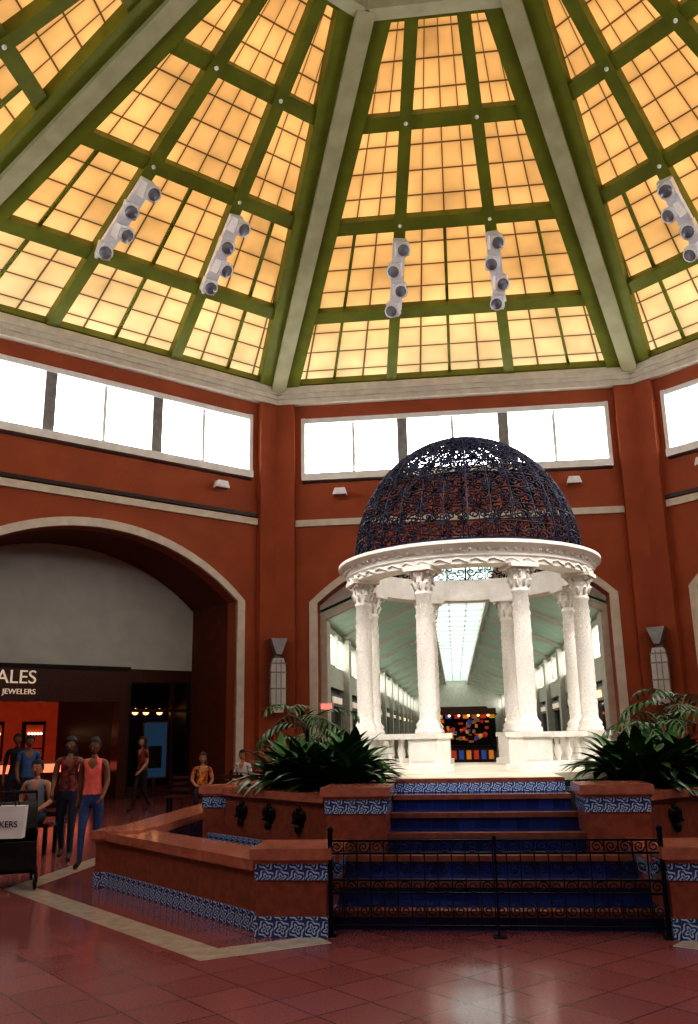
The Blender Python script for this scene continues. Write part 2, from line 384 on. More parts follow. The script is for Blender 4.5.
b.prism([(rr*math.cos(PI/8+i*PI/4),rr*math.sin(PI/8+i*PI/4)) for i in range(8)],ZC+RISE*TR+1.4,ZC+RISE*TR+1.5,CREAM)
b.finish('ceiling')
# theatrical spot clusters
for k in(0,1,7,2,6,3,5):
    for u in(-1/3,1/3):
        if k==2 and u>0: continue
        b=MB(KM(k)); p0,p1=P(u,.20,-.34),P(u,.34,-.34)
        X=Vector((1,0,0)); ax=(p1-p0).normalized()
        b.beam(p0,p1,.34,.14,METW,NRM)
        for tt in(.22,.32): b.beam(P(u,tt,-.1),P(u,tt,-.4),.1,.1,METW,(1,0,0))
        for i in range(4):
            c=p0.lerp(p1,.06+.29*i)-NRM*.22
            sd=(.12 if i%2 else -.12)
            d=Vector((sd*1.5,-.75,-.65)).normalized()
            b.beam(c-d*.22+X*sd*.6,c+d*.12+X*sd*.6,.36,.34,METW,(1,0,0))
            b.tube([c+d*.10+X*sd*.6,c+d*.24+X*sd*.6],[.15,.19],METW,12); b.tube([c+d*.242+X*sd*.6,c+d*.25+X*sd*.6],[.15,.15],LENS,12)
            b.beam(c+NRM*.22,c+X*sd*.6,.1,.1,METW,(1,0,0))
        cl=b.finish('spotlight_cluster')
        if k in(3,5,2,6):
            L=bpy.data.lights.new('added_gazebo_spot','SPOT'); L.energy=1500; L.spot_size=math.radians(38); L.spot_blend=.8; L.shadow_soft_size=.25; L.color=(1,.96,.9)  # out-of-view spot added to brighten the gazebo
            o=bpy.data.objects.new('added_gazebo_spot',L); scene.collection.objects.link(o)
            wl=KM(k)@(P(u,.27,-1.0)); o.parent=cl; o.location=wl-cl.location; o.rotation_euler=(Vector((CX,14.0,2.8))-wl).to_track_quat('-Z','Y').to_euler()
# ------------------------------------------------------------ floor
b=MB(); b.box(-26,27,-8,92,-.2,0,FLOORM); b.finish('floor')
def strip(b,pts,w,z0,z1,m):
    pts=[Vector((*p,0)) for p in pts]
    L=[];R=[]
    for i,p in enumerate(pts):
        d0=(p-pts[i-1]).normalized() if i>0 else (pts[1]-p).normalized()
        d1=(pts[i+1]-p).normalized() if i<len(pts)-1 else d0
        n0=Vector((-d0.y,d0.x,0));n1=Vector((-d1.y,d1.x,0));n=(n0+n1).normalized(); s=w/2/max(.3,n.dot(n0))
        L.append(p+n*s);R.append(p-n*s)
    for i in range(len(pts)-1):
        b.prism([tuple(R[i].xy),tuple(R[i+1].xy),tuple(L[i+1].xy),tuple(L[i].xy)],z0,z1,m)
def mir(pts,s): return [(FX+s*x,y) for x,y in pts]
for s in(-1,1):
    b=MB(); strip(b,mir([(1.40,7.62),(2.2,7.08),(5.2,10.0),(5.2,19.5),(3,21.6)],s),.3,.0,.004,STRIPE); b.finish('floor_inlay_stripe')
# ------------------------------------------------------------ corridor beyond back arch
y0,y1=D+.5,86.
for s,nm in((-1,'left'),(1,'right')):
    b=MB(Matrix.Translation((CX,0,0))); x=s*4.15; o=s*4.5
    X0,X1=min(x,o),max(x,o)
    b.box(X0,X1,y0,y1,3.1,3.8,CREAM); b.box(X0,X1,y0,y1,4.75,4.95,CREAM)
    yy=y0; 
    while yy<y1:
        b.box(min(s*3.95,o),max(s*3.95,o),yy,yy+.7,0,4.9,CREAM)
        b.box(min(s*4.02,o),max(s*4.02,o),yy+3.0,yy+3.15,3.8,4.8,CREAM)
        yy+=5.5
    b.box(min(s*4.3,o),max(s*4.3,o),y0,y1,0,3.1,DGLASS)
    b.finish('wall_corridor_'+nm)
    b=MB(Matrix.Translation((CX,0,0))); b.box(min(s*4.3,o),max(s*4.3,o),y0,y1,3.8,4.75,CORG); b.finish('window_%d'%(10+(s>0)))
    yy=y0+1.2
    while yy<y1-5:
        b=MB(Matrix.Translation((CX,0,0)))
        b.box(min(s*4.1,s*4.28),max(s*4.1,s*4.28),yy,yy+3.8,2.5,2.9,random.choice([FAS,BRONZE,GREYM]))
        b.box(min(s*4.05,s*4.1),max(s*4.05,s*4.1),yy+.8,yy+3,2.6,2.8,random.choice([SIGNM,BULB,SIGNM]))
        b.box(min(s*4.2,s*4.28),max(s*4.2,s*4.28),yy,yy+.1,0,2.5,GREYM);b.box(min(s*4.2,s*4.28),max(s*4.2,s*4.28),yy+3.7,yy+3.8,0,2.5,GREYM)
        b.finish('shop_sign_fascia'); yy+=5.5
b=MB(Matrix.Translation((CX,0,0)))
for s in(-1,1):
    b.prismY([(s*4.5,4.9),(s*1.1,6.35),(s*1.1,6.5),(s*4.5,5.05)],y0,y1,PGREEN)
    yy=y0
    while yy<y1: b.prismY([(s*4.2,4.85),(s*1.1,6.2),(s*1.1,6.36),(s*4.2,5.02)],yy,yy+.25,CREAM); yy+=5.5
    b.box(min(s*1.0,s*1.12),max(s*1.0,s*1.12),y0,y1,6.25,6.6,CREAM)
b.finish('ceiling_corridor')
b=MB(Matrix.Translation((CX,0,0))); b.box(-1.05,1.05,y0,y1,6.62,6.66,CORS)
yy=y0
while yy<y1: b.box(-1.05,1.05,yy,yy+.07,6.52,6.62,WHITE); yy+=1.83
for x in(-.35,.35): b.box(x-.02,x+.02,y0,y1,6.56,6.62,WHITE)
b.finish('window_12')
b=MB(Matrix.Translation((CX,0,0))); b.box(-4.5,4.5,y1,y1+.2,0,6.6,CREAM); b.box(-3.5,3.5,y1-.05,y1,0,3.2,DGLASS); b.box(-3.6,3.6,y1-.08,y1,3.2,3.9,FAS); b.finish('wall_corridor_end')
b=MB(Matrix.Translation((CX,0,0))); b.prismY([(-4.6,4.95),(-1.1,6.4),(1.1,6.4),(4.6,4.95),(4.6,8),(-4.6,8)],D+.5,D+.6,PLASTER); b.finish('wall_corridor_gable')
# kiosk
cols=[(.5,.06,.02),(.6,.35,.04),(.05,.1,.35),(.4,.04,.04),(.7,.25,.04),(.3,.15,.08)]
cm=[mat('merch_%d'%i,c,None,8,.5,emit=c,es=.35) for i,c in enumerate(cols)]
b=MB(Matrix.Translation((CX-.1,48,0)))
b.box(-1.7,1.7,-1,1,0,.9,FAS); b.box(-1.8,1.8,-1.1,1.1,.9,.98,BRONZE)
for x in(-1.65,1.65):
    for yk in(-.95,.95): b.box(x-.06,x+.06,yk-.06,yk+.06,.9,2.6,BRONZE)
b.prismY([(-2,2.55),(2,2.55),(1.4,2.95),(-1.4,2.95)],-1.2,1.2,FAS)
b.box(-1.6,1.6,.1,.2,.98,2.5,BRONZE)
for i in range(46):
    x=random.uniform(-1.5,1.5); z=random.uniform(1.05,2.2); w_=random.uniform(.06,.16); h=random.uniform(.06,.22)
    b.box(x-w_,x+w_,-.1-random.uniform(.02,.5),.1,z,z+h,random.choice(cm))
for i in range(14): b.ball((random.uniform(-1.4,1.4),-.7,random.uniform(1.3,2.3)),random.uniform(.08,.15),random.choice(cm),10,7)
for i in range(8): b.box(-1.6+i*.45,-1.3+i*.45,-1.05,-.98,2.35,2.58,cm[i%6])
for i in range(7): b.ball((-1.5+i*.5,-1.15,2.5),.07,BULB,8,5)
for i in range(9): b.box(-1.6+i*.38,-1.35+i*.38,-1.02,-1.0,.3,.75,cm[(i*2)%6])
b.finish('merchandise_kiosk')
b=MB(); b.box(CX-4.13,CX-4.08,D+.1,D+.45,2.25,2.5,METW); b.box(CX-4.14,CX-3.74,D+.1,D+.16,2.3,2.52,METW); b.box(CX-4.1,CX-3.78,D+.09,D+.1,2.33,2.49,EXIT); b.finish('exit_sign')
# ------------------------------------------------------------ sconces on corner pilasters
for k in range(8):
    b=MB(KM(k,PI/8)); y=(A-.2)/math.cos(PI/8)-.02
    b.box(-.09,.09,y-.25,y+.06,2.4,4.2,GREYM)
    b.prismY([(-.13,2.25),(.13,2.25),(.21,2.5),(.21,3.5),(.15,3.75),(-.15,3.75),(-.21,3.5),(-.21,2.5)],y-.42,y-.18,FROST)
    for z in(2.45,2.9,3.35,3.6): b.box(-.23,.23,y-.44,y-.16,z-.02,z+.02,GREYM)
    for x in(-.07,.07): b.box(x-.012,x+.012,y-.435,y-.42,2.3,3.7,GREYM)
    b.prismY([(-.08,3.85),(.08,3.85),(.24,4.3),(-.24,4.3)],y-.5,y-.1,GREYM)
    b.finish('wall_sconce')
# ------------------------------------------------------------ fountain
GY=14.5; RI=.154; PZ=RI*7
def segwall(b,p,q,w,h,cap=.09,over=.05,tileb=.16,tilet=0):
    p=Vector((*p,0));q=Vector((*q,0));d=(q-p);L=d.length;a=math.atan2(d.y,d.x); M=b.M.copy(); b.M=M@Matrix.Translation(p)@Matrix.Rotation(a,4,'Z')
    b.box(0,L,-w/2,w/2,0,h-cap,FBRICK)
    b.box(-.0,L,-w/2-over,w/2+over,h-cap,h,FCAP)
    b.box(0,L,-w/2-over*.5,w/2+over*.5,h-cap-.03,h-cap,FBRICK)
    if tileb: b.box(-.01,L+.01,-w/2-.012,w/2+.012,0,tileb,TILE)
    if tilet: b.box(-.01,L+.01,-w/2-.012,w/2+.012,h-cap-tilet-.02,h-cap-.02,TILE)
    b.M=M
def pedestal(b,x0,x1,y0,y1,z0,h,tb=.16,tt=.13,over=.05):
    b.box(x0,x1,y0,y1,z0,h-.09,FBRICK); b.box(x0-over,x1+over,y0-over,y1+over,h-.09,h,FCAP); b.box(x0-over/2,x1+over/2,y0-over/2,y1+over/2,h-.12,h-.09,FCAP)
    if tb: b.box(x0-.012,x1+.012,y0-.012,y1+.012,z0,z0+tb,TILE)
    if tt: b.box(x0-.012,x1+.012,y0-.012,y1+.012,h-.12-tt,h-.12,TILE)
b=MB(Matrix.Translation((FX,0,0)))
for s in(-1,1):
    def X(p): return (s*p[0],p[1])
    x0,x1=sorted((s*1.38,s*1.97)); pedestal(b,x0,x1,7.68,8.25,0,.69)
    segwall(b,X((1.85,8.0)),X((4.13,10.3)),.42,.58)
    segwall(b,X((4.13,10.3)),X((4.13,17.6)),.42,.575); segwall(b,X((4.13,17.6)),X((2.0,19.8)),.42,.58)
    x0,x1=sorted((s*3.9,s*4.36)); pedestal(b,x0,x1,10.08,10.55,0,.60,tt=0)
    x0,x1=sorted((s*1.38,s*1.6)); b.box(x0,x1,8.2,9.4,0,.5,FBRICK); b.box(x0-.03,x1+.03,8.2,9.4,.5,.58,FCAP); b.box(x0-.01,x1+.01,8.2,9.4,.36,.48,TILE)
    x0,x1=sorted((s*1.0,s*1.62)); pedestal(b,x0,x1,9.35,10.0,0,1.08,tb=0,tt=.14)
    Pw=[(1.5,8.2),(2.0,8.2),(3.95,10.3),(3.95,17.6),(3.3,17.6),(3.3,11.7),(1.6,10.0),(1.6,9.5),(1.5,9.5)]
    Pw=[X(p) for p in Pw]; 
    if s<0: Pw=Pw[::-1]
    b.prism(Pw,0,.30,WATER)
    strip(b,[X((1.95,8.28)),X((3.9,10.35)),X((3.9,17.5))],.03,.2,.46,BLUET)
    segwall(b,X((1.58,9.95)),X((3.2,11.6)),.3,.98,tileb=0)
    strip(b,[X((1.78,9.75)),X((3.42,11.42))],.05,.3,.44,TILE)
    x0,x1=sorted((s*3.05,s*3.5)); pedestal(b,x0,x1,11.4,11.85,0,1.0,tb=0,tt=.14)
    segwall(b,X((3.25,11.7)),X((3.25,16.9)),.3,.98,tileb=0,tilet=.12); segwall(b,X((3.25,16.9)),X((1.6,18.7)),.3,.98,tileb=0)
    S=[X(p) for p in[(1.0,10.0),(1.6,10.0),(3.2,11.7),(3.2,16.8),(1.5,18.6),(0,18.6),(0,17),(2,16),(2.2,13),(1.0,12.2)]]
    if s<0:S=S[::-1]
    b.prism(S,0,.84,SOIL)
    # lion-mask spouts
    for i in range(3):
        f=.22+.27*i; px=1.58+1.62*f+.112; py=9.95+1.65*f-.112
        M=b.M.copy()
        b.M=M@Matrix.Translation((s*px,py,.70))@Matrix.Rotation(s*PI/4,4,'Z')
        b.ball((0,0,0),(.10,.035,.11),BRONZE,12,8); b.ball((0,0,.09),(.055,.03,.045),BRONZE); b.ball((-.085,0,.03),(.045,.025,.06),BRONZE); b.ball((.085,0,.03),(.045,.025,.06),BRONZE)
        b.ball((0,-.02,-.11),(.05,.035,.05),BRONZE); b.tube([(0,-.02,-.02),(0,-.07,-.02),(0,-.09,-.04)],.018,BRONZE,8)
        b.M=M
b.box(-2.1,2.1,19.6,20.0,0,.6,FBRICK)
b.finish('fountain_basin')
# steps
b=MB(Matrix.Translation((FX,0,0)))
for i in range(7):
    z=RI*(i+1); yy=8.0+.5*i; hw=[1.38,1.38,1.38,1.0,1.0,1.0,1.0][i]
    ye=yy+.5 if i<6 else 12.28
    b.box(-hw,hw,yy,ye,0,z-.045,BLUET)
    if i<6: b.box(-hw,hw,yy+.12,ye,z-.045,z-.002,BLUET)
    b.box(-hw,hw,yy-.03,yy+.13,z-.05,z,NOSE)
b.box(-1.0,1.0,10.97,11.0,PZ-.15,PZ-.05,TILE); b.box(-1.0,1.0,11.13,12.28,PZ-.045,PZ-.004,CREAM)
b.finish('fountain_staircase')
# platform
b=MB(Matrix.Translation((CX,GY,0)))
b.lathe([(2.38,0),(2.38,.84)],(0,0,0),64,FBRICK,False); b.lathe([(2.4,.84),(2.4,.98)],(0,0,0),64,TILE,False); b.lathe([(2.46,.98),(2.46,PZ)],(0,0,0),64,CREAM,False)
b.finish('gazebo_platform')
# ------------------------------------------------------------ gazebo
gz=empty('garden_gazebo')
def colprof():
    return [(.14,0),(.2,0),(.2,.05),(.17,.08),(.185,.12),(.145,.17),(.13,.2),(.135,.9),(.13,1.5),(.12,1.96),(.14,1.98),(.14,2.01),(.122,2.03),(.135,2.1),(.165,2.2),(.15,2.22),(.18,2.3),(.2,2.34)]
GR=3.98-PZ-.0
for i in range(8):
    a=PI/8+i*PI/4; x=1.84*math.cos(a); yk=1.84*math.sin(a)
    b=MB(Matrix.Translation((CX+x,GY+yk,PZ))@Matrix.Rotation(a+PI/2,4,'Z'))
    b.box(-.26,.26,-.26,.26,0,.1,STONE2); b.box(-.22,.22,-.22,.22,.1,.46,STONE2); b.box(-.17,.17,-.235,.235,.16,.40,STONE2); b.box(-.25,.25,-.25,.25,.46,.53,STONE2)
    b.lathe([(r*.95,z+.53) for r,z in colprof()],(0,0,0),24,STONE)
    for ring,(zz,rr,n) in enumerate(((2.58,.125,8),(2.70,.13,8))):
        for j in range(n):
            t=2*PI*(j+.5*ring)/n; c,sn=math.cos(t),math.sin(t)
            b.tube([(rr*c,rr*sn,zz),(rr*1.12*c,rr*1.12*sn,zz+.07),(rr*1.4*c,rr*1.4*sn,zz+.11),(rr*1.5*c,rr*1.5*sn,zz+.08)],[.026,.03,.025,.01],STONE,5)
    for sx in(-1,1):
        for sy in(-1,1): b.ball((sx*.16,sy*.16,2.83),.035,STONE,8,5)
    b.box(-.22,.22,-.22,.22,2.85,GR+.01,STONE2)
    for r in range(13):
        for j in range(8):
            t=2*PI*(j+.5*(r%2))/8; b.ball((.122*math.cos(t),.122*math.sin(t),.82+r*.125),(.011,.011,.034),STONE,5,4)
    b.finish('column_%d'%(i+1),gz)
b=MB(Matrix.Translation((CX,GY,3.98)))
b.lathe([(1.66,0),(2.0,0),(2.0,.1),(2.03,.12),(2.03,.2),(2.1,.24),(2.16,.28),(2.16,.33),(2.0,.36),(1.9,.38),(1.66,.38)],(0,0,0),96,STONE2,False,True)
for i in range(96):
    a=2*PI*i/96; b.ball((2.05*math.cos(a),2.05*math.sin(a),.21),.035,STONE,6,4)
for i in range(48):
    a=2*PI*i/48; b.tube([(2.01*math.cos(a+t*.04),2.01*math.sin(a+t*.04),.05+.035*math.sin(t*1.6)) for t in range(4)],.018,STONE,4)
b.finish('entablature_ring',gz)
b=MB(Matrix.Translation((CX,GY,PZ)))
for i in range(8):
    if i in(5,1): continue
    a0=PI/8+i*PI/4; a1=a0+PI/4
    p=Vector((1.84*math.cos(a0),1.84*math.sin(a0),0));q=Vector((1.84*math.cos(a1),1.84*math.sin(a1),0))
    p,q=p.lerp(q,.17),p.lerp(q,.83)
    b.beam(p+Vector((0,0,.49)),q+Vector((0,0,.49)),.22,.08,STONE2); b.beam(p+Vector((0,0,.06)),q+Vector((0,0,.06)),.22,.12,STONE2)
    for j in range(4):
        c=p.lerp(q,(j+.5)/4); b.lathe([(.05,.1),(.03,.15),(.06,.24),(.03,.36),(.05,.46)],tuple(c),8,STONE2)
b.finish('balustrade',gz)
# dome
b=MB(Matrix.Translation((CX,GY,4.36))); RD,HD=1.88,2.14
def dp(th,e): return Vector((RD*math.cos(e)*math.cos(th),RD*math.cos(e)*math.sin(th),HD*math.sin(e)))
b.tube([dp(2*PI*i/64,0) for i in range(65)],.045,DOMEI,6)
E=[math.radians(x) for x in(0,8,16,24,32,40,48,56,64,72,80)]
for e in E[1:]: b.tube([dp(2*PI*i/48,e) for i in range(49)],.014,DOMEI)
for i in range(32):
    emax=E[-1] if i%2==0 else E[7]
    b.tube([dp(2*PI*i/32,emax*j/12) for j in range(13)],.02 if i%4==0 else .013,DOMEI)
def spiral2(cx,cy,r0,r1,turns,ph,sg,n=15): 
    return [(cx+(r0+(r1-r0)*t/(n-1))*math.cos(ph+sg*2*PI*turns*t/(n-1)),cy+(r0+(r1-r0)*t/(n-1))*math.sin(ph+sg*2*PI*turns*t/(n-1))) for t in range(n)]
for r in range(len(E)-1):
    ns=32 if r<7 else 16
    dth=2*PI/ns; de=E[r+1]-E[r]
    for i in range(ns):
        sg=1 if (i+r)%2 else -1
        for (cx,cy,r0,ph) in((.3,.35,.3,0),(.72,.65,.27,PI),(.8,.2,.17,PI/2),(.2,.82,.16,-PI/2)):
            pts=spiral2(cx if sg>0 else 1-cx,cy,r0,.05,1.3,ph+(0 if sg>0 else PI),sg)
            b.tube([dp((i+px)*dth,E[r]+py*de) for px,py in pts],.0135,DOMEI,4)
b.ball((0,0,HD*.99),.12,DOMEI); b.lathe([(.3,-.03),(.32,0),(.1,.03)],(0,0,HD-.02),16,DOMEI); b.tube([(0,0,HD),(0,0,HD+.5)],.012,DOMEI)
b.finish('iron_dome',gz)
# ------------------------------------------------------------ front railing
b=MB(Matrix.Translation((FX,7.74,0)))
x0,x1=-1.35,1.35
for x in(x0,x1,.02):
    w_=.018 if x!=.02 else .009
    b.box(x-w_,x+w_,-w_,w_,0,.82 if x!=.02 else .76,IRON); b.ball((x,0,.83 if x!=.02 else .76),.028 if x!=.02 else .02,IRON); b.box(x-.05,x+.05,-.05,.05,0,.012,IRON)
for z in(.08,.33,.43,.64,.74): b.box(x0,x1,-.01,.01,z-.008,z+.008,IRON)
n=24
for i in range(1,n): 
    x=x0+(x1-x0)*i/n; b.box(x-.005,x+.005,-.005,.005,.08,.74,IRON)
for i in range(n):
    x=x0+(x1-x0)*(i+.5)/n
    for z,r in((.69,.048),(.38,.048)):
        sg=1 if i%2 else -1
        b.tube([(px,0,pz) for px,pz in spiral2(x,z,r,.008,1.5,0,sg,16)],.007,IRON)
for i in range(12):
    x=x0+(x1-x0)*(i+.5)/12
    for sg in(-1,1):
        b.tube([(px,0,pz) for px,pz in spiral2(x+sg*.055,.2,.05,.01,1.4,PI/2,sg,16)],.007,IRON)
        b.tube([(px,0,pz) for px,pz in spiral2(x+sg*.05,.53,.045,.01,1.3,-PI/2,sg,14)],.007,IRON)
b.finish('wrought_iron_railing')
# ------------------------------------------------------------ plants
def leaf(b,base,az,L,w,lean,curl,m):
    d=Vector((math.cos(az),math.sin(az),0)); sd=Vector((-d.y,d.x,0)); p=Vector(base); ang=lean; vs=[];n=6
    for i in range(n+1):
        t=i/n; ww=w*math.sin(PI*min(1,.08+t*.92))**.8*(1 if t<.95 else .3)
        up=Vector((0,0,1))*math.cos(ang)-d*math.sin(ang)
        vs+= [p+sd*ww/2+up*ww*.12,p,p-sd*ww/2+up*ww*.12]
        st=d*math.cos(ang)+Vector((0,0,1))*math.sin(ang); p=p+st*L/n; ang-=curl/n
    fs=[]
    for i in range(n):
        o=i*3; fs+=[(o,o+1,o+4,o+3),(o+1,o+2,o+5,o+4)]
    b.add(vs,fs,m,True)
def bush(name,pts,n,L,w,h):
    b=MB()
    for (x,yk,z) in pts:
        for i in range(n):
            az=random.uniform(0,2*PI); le=L*random.uniform(.7,1.1)
            leaf(b,(x+random.uniform(-.1,.1),yk+random.uniform(-.1,.1),z),az,le,w*random.uniform(.7,1.2),random.uniform(.6,1.5),random.uniform(.8,1.9),LEAF)
        b.tube([(x,yk,z-.1),(x,yk,z+.08)],.05,LEAF,6)
    b.finish(name,recalc=False)
for s in(-1,1):
    pts=[]
    for f in(0.02,.2,.38,.56,.72): pts.append((CX+s*(1.62+1.2*f),10.55+1.3*f,.9)); 
    for f in(.1,.35,.6,.8): pts.append((CX+s*(1.5+1.2*f),11.0+1.2*f,.96))
    for f in(.2,.7): pts.append((CX+s*(1.5+1.0*f),11.5+1.0*f,.98))
    bush('leafy_planter_bush',pts,46,.84,.17,.6)
def palm(name,x,yk,z,h,n,L):
    b=MB(); b.tube([(x,yk,z),(x,yk,z+h)],[.05,.03],LEAF2,6)
    for i in range(n):
        az=2*PI*i/n+random.uniform(-.2,.2); d=Vector((math.cos(az),math.sin(az),0)); p=Vector((x,yk,z+h)); ang=random.uniform(.5,1.3); pts=[p.copy()]
        for j in range(9):
            p=p+(d*math.cos(ang)+Vector((0,0,1))*math.sin(ang))*L/9; ang-=.2; pts.append(p.copy())
            if j>0:
                for sg in(-1,1):
                    leaf(b,p,az+sg*1.0,L*.34*(1-j*.06),.045,ang-.1,.7,LEAF2)
        b.tube(pts,.008,LEAF2,4)
    b.finish(name,recalc=False)
palm('potted_palm',CX-2.45,12.8,.84,.85,11,.85)
palm('potted_palm',CX+2.45,12.4,.84,.65,12,.9)
palm('potted_palm',CX+2.95,13.5,.84,.95,11,.95)
palm('potted_palm',CX-2.8,15.0,.84,.6,9,.8)
bush('leafy_planter_bush',[(CX-2.7,13.5,.84),(CX-2.8,14.5,.84),(CX-2.7,15.5,.84)],26,.6,.12,.6)
bush('leafy_planter_bush',[(CX+2.75,13.3,.84),(CX+2.8,14.4,.84),(CX+2.7,15.5,.84)],26,.7,.12,.6)
# ------------------------------------------------------------ people
SK=mat('dark_brown_skin',(.20,.09,.052),(.165,.072,.042),8,.5)
SK2=mat('tan_skin',(.42,.22,.14),(.37,.185,.115),8,.5)
HAIR=mat('black_hair',(.01,.008,.007),(.006,.005,.005),40,.5,bump=.4)
HAIR2=mat('brown_hair',(.06,.03,.015),(.04,.02,.01),40,.5,bump=.4)
JEAN=mat('blue_denim',(.04,.08,.20),(.025,.05,.13),30,.8)
JEAN2=mat('dark_denim',(.018,.025,.055),(.012,.017,.04),30,.8)
PINK=mat('coral_pink_cloth',(.82,.20,.16),(.66,.14,.11),10,.8)
BLK=mat('black_cloth',(.02,.016,.018),(.012,.01,.012),10,.8)
FLOR=mat('floral_print_cloth',(.75,.30,.03),(.12,.02,.05),16,.8)
MAROON=mat('patterned_maroon_cloth',(.30,.05,.04),(.02,.015,.018),14,.8)
GRYC=mat('grey_cloth',(.22,.24,.28),(.16,.17,.21),10,.8)
BLUEC=mat('blue_cloth',(.06,.12,.28),(.04,.09,.2),10,.8)
WHT=mat('white_cloth',(.6,.6,.6),(.5,.5,.5),10,.8)
PAPER=mat('white_paper_bag',(.8,.8,.8),(.72,.72,.72),4,.6)
SHOE=mat('shoe_leather',(.03,.02,.02),None,10,.5)
EYEW=mat('eye_white',(.6,.6,.6),None,5,.3); EYED=mat('eye_iris',(.01,.006,.004),None,5,.2); LIP=mat('lips',(.22,.05,.045),None,5,.5)
def skin_eval(verts,edges,radii,sub=2,root=0):
    me=bpy.data.meshes.new('tmp'); me.from_pydata(verts,edges,[]); ob=bpy.data.objects.new('tmp',me); scene.collection.objects.link(ob)
    md=ob.modifiers.new('s','SKIN'); md.use_smooth_shade=True
    for i,r in enumerate(radii):
        sv=me.skin_vertices[0].data[i]; sv.radius=r if isinstance(r,tuple) else (r,r); sv.use_root=(i==root)
    sb=ob.modifiers.new('u','SUBSURF'); sb.levels=sub; sb.render_levels=sub
    dg=bpy.context.evaluated_depsgraph_get(); dg.update()
    e=ob.evaluated_get(dg); m2=bpy.data.meshes.new_from_object(e)
    V=[v.co.copy() for v in m2.vertices]; F=[tuple(p.vertices) for p in m2.polygons]
    bpy.data.objects.remove(ob); bpy.data.meshes.remove(me); bpy.data.meshes.remove(m2)
    return V,F
STAND={'pelvis':(0,0,.94),'waist':(0,.0,1.10),'chest':(0,-.01,1.27),'upper':(0,0,1.39),'neck':(0,0,1.46),'nt':(0,-.015,1.53),
 'hipL':(-.09,0,.87),'kneeL':(-.10,-.02,.49),'ankL':(-.11,.02,.09),'toeL':(-.13,-.16,.035),
 'hipR':(.09,0,.87),'kneeR':(.10,-.02,.49),'ankR':(.11,.02,.09),'toeR':(.13,-.16,.035),
 'shL':(-.17,0,1.405),'elL':(-.215,.03,1.13),'wrL':(-.225,-.04,.89),'haL':(-.225,-.06,.81),
 'shR':(.17,0,1.405),'elR':(.215,.03,1.13),'wrR':(.225,-.04,.89),'haR':(.225,-.06,.81)}
RAD={'pelvis':(.165,.115),'waist':(.115,.09),'chest':(.145,.11),'upper':(.12,.09),'neck':(.05,.05),'nt':(.048,.048),
 'hip':.092,'knee':.058,'ank':.038,'toe':(.046,.032),'sh':.056,'el':.042,'wr':.027,'ha':.033}
EDG=[('pelvis','waist'),('waist','chest'),('chest','upper'),('upper','neck'),('neck','nt')]+[e for s in'LR' for e in(('pelvis','hip'+s),('hip'+s,'knee'+s),('knee'+s,'ank'+s),('ank'+s,'toe'+s),('upper','sh'+s),('sh'+s,'el'+s),('el'+s,'wr'+s),('wr'+s,'ha'+s))]
WALK={'kneeL':(-.09,-.14,.5),'ankL':(-.09,-.16,.09),'toeL':(-.10,-.34,.035),'kneeR':(.09,.0,.49),'ankR':(.09,.2,.13),'toeR':(.1,.04,.04),
 'elL':(-.21,.09,1.14),'wrL':(-.22,.06,.9),'haL':(-.22,.04,.82),'elR':(.21,-.03,1.13),'wrR':(.2,-.19,.96),'haR':(.19,-.25,.91)}
SIT={'pelvis':(0,0,.52),'waist':(0,-.01,.68),'chest':(0,-.03,.85),'upper':(0,-.02,.97),'neck':(0,-.03,1.04),'nt':(0,-.05,1.11),
 'hipL':(-.09,-.05,.51),'kneeL':(-.13,-.44,.52),'ankL':(-.13,-.42,.09),'toeL':(-.13,-.60,.035),'hipR':(.09,-.05,.51),'kneeR':(.13,-.44,.52),'ankR':(.13,-.40,.09),'toeR':(.13,-.58,.035),
 'shL':(-.17,-.02,.985),'elL':(-.225,-.04,.73),'wrL':(-.14,-.25,.645),'haL':(-.11,-.32,.63),'shR':(.17,-.02,.985),'elR':(.225,-.04,.73),'wrR':(.14,-.25,.645),'haR':(.11,-.32,.63)}
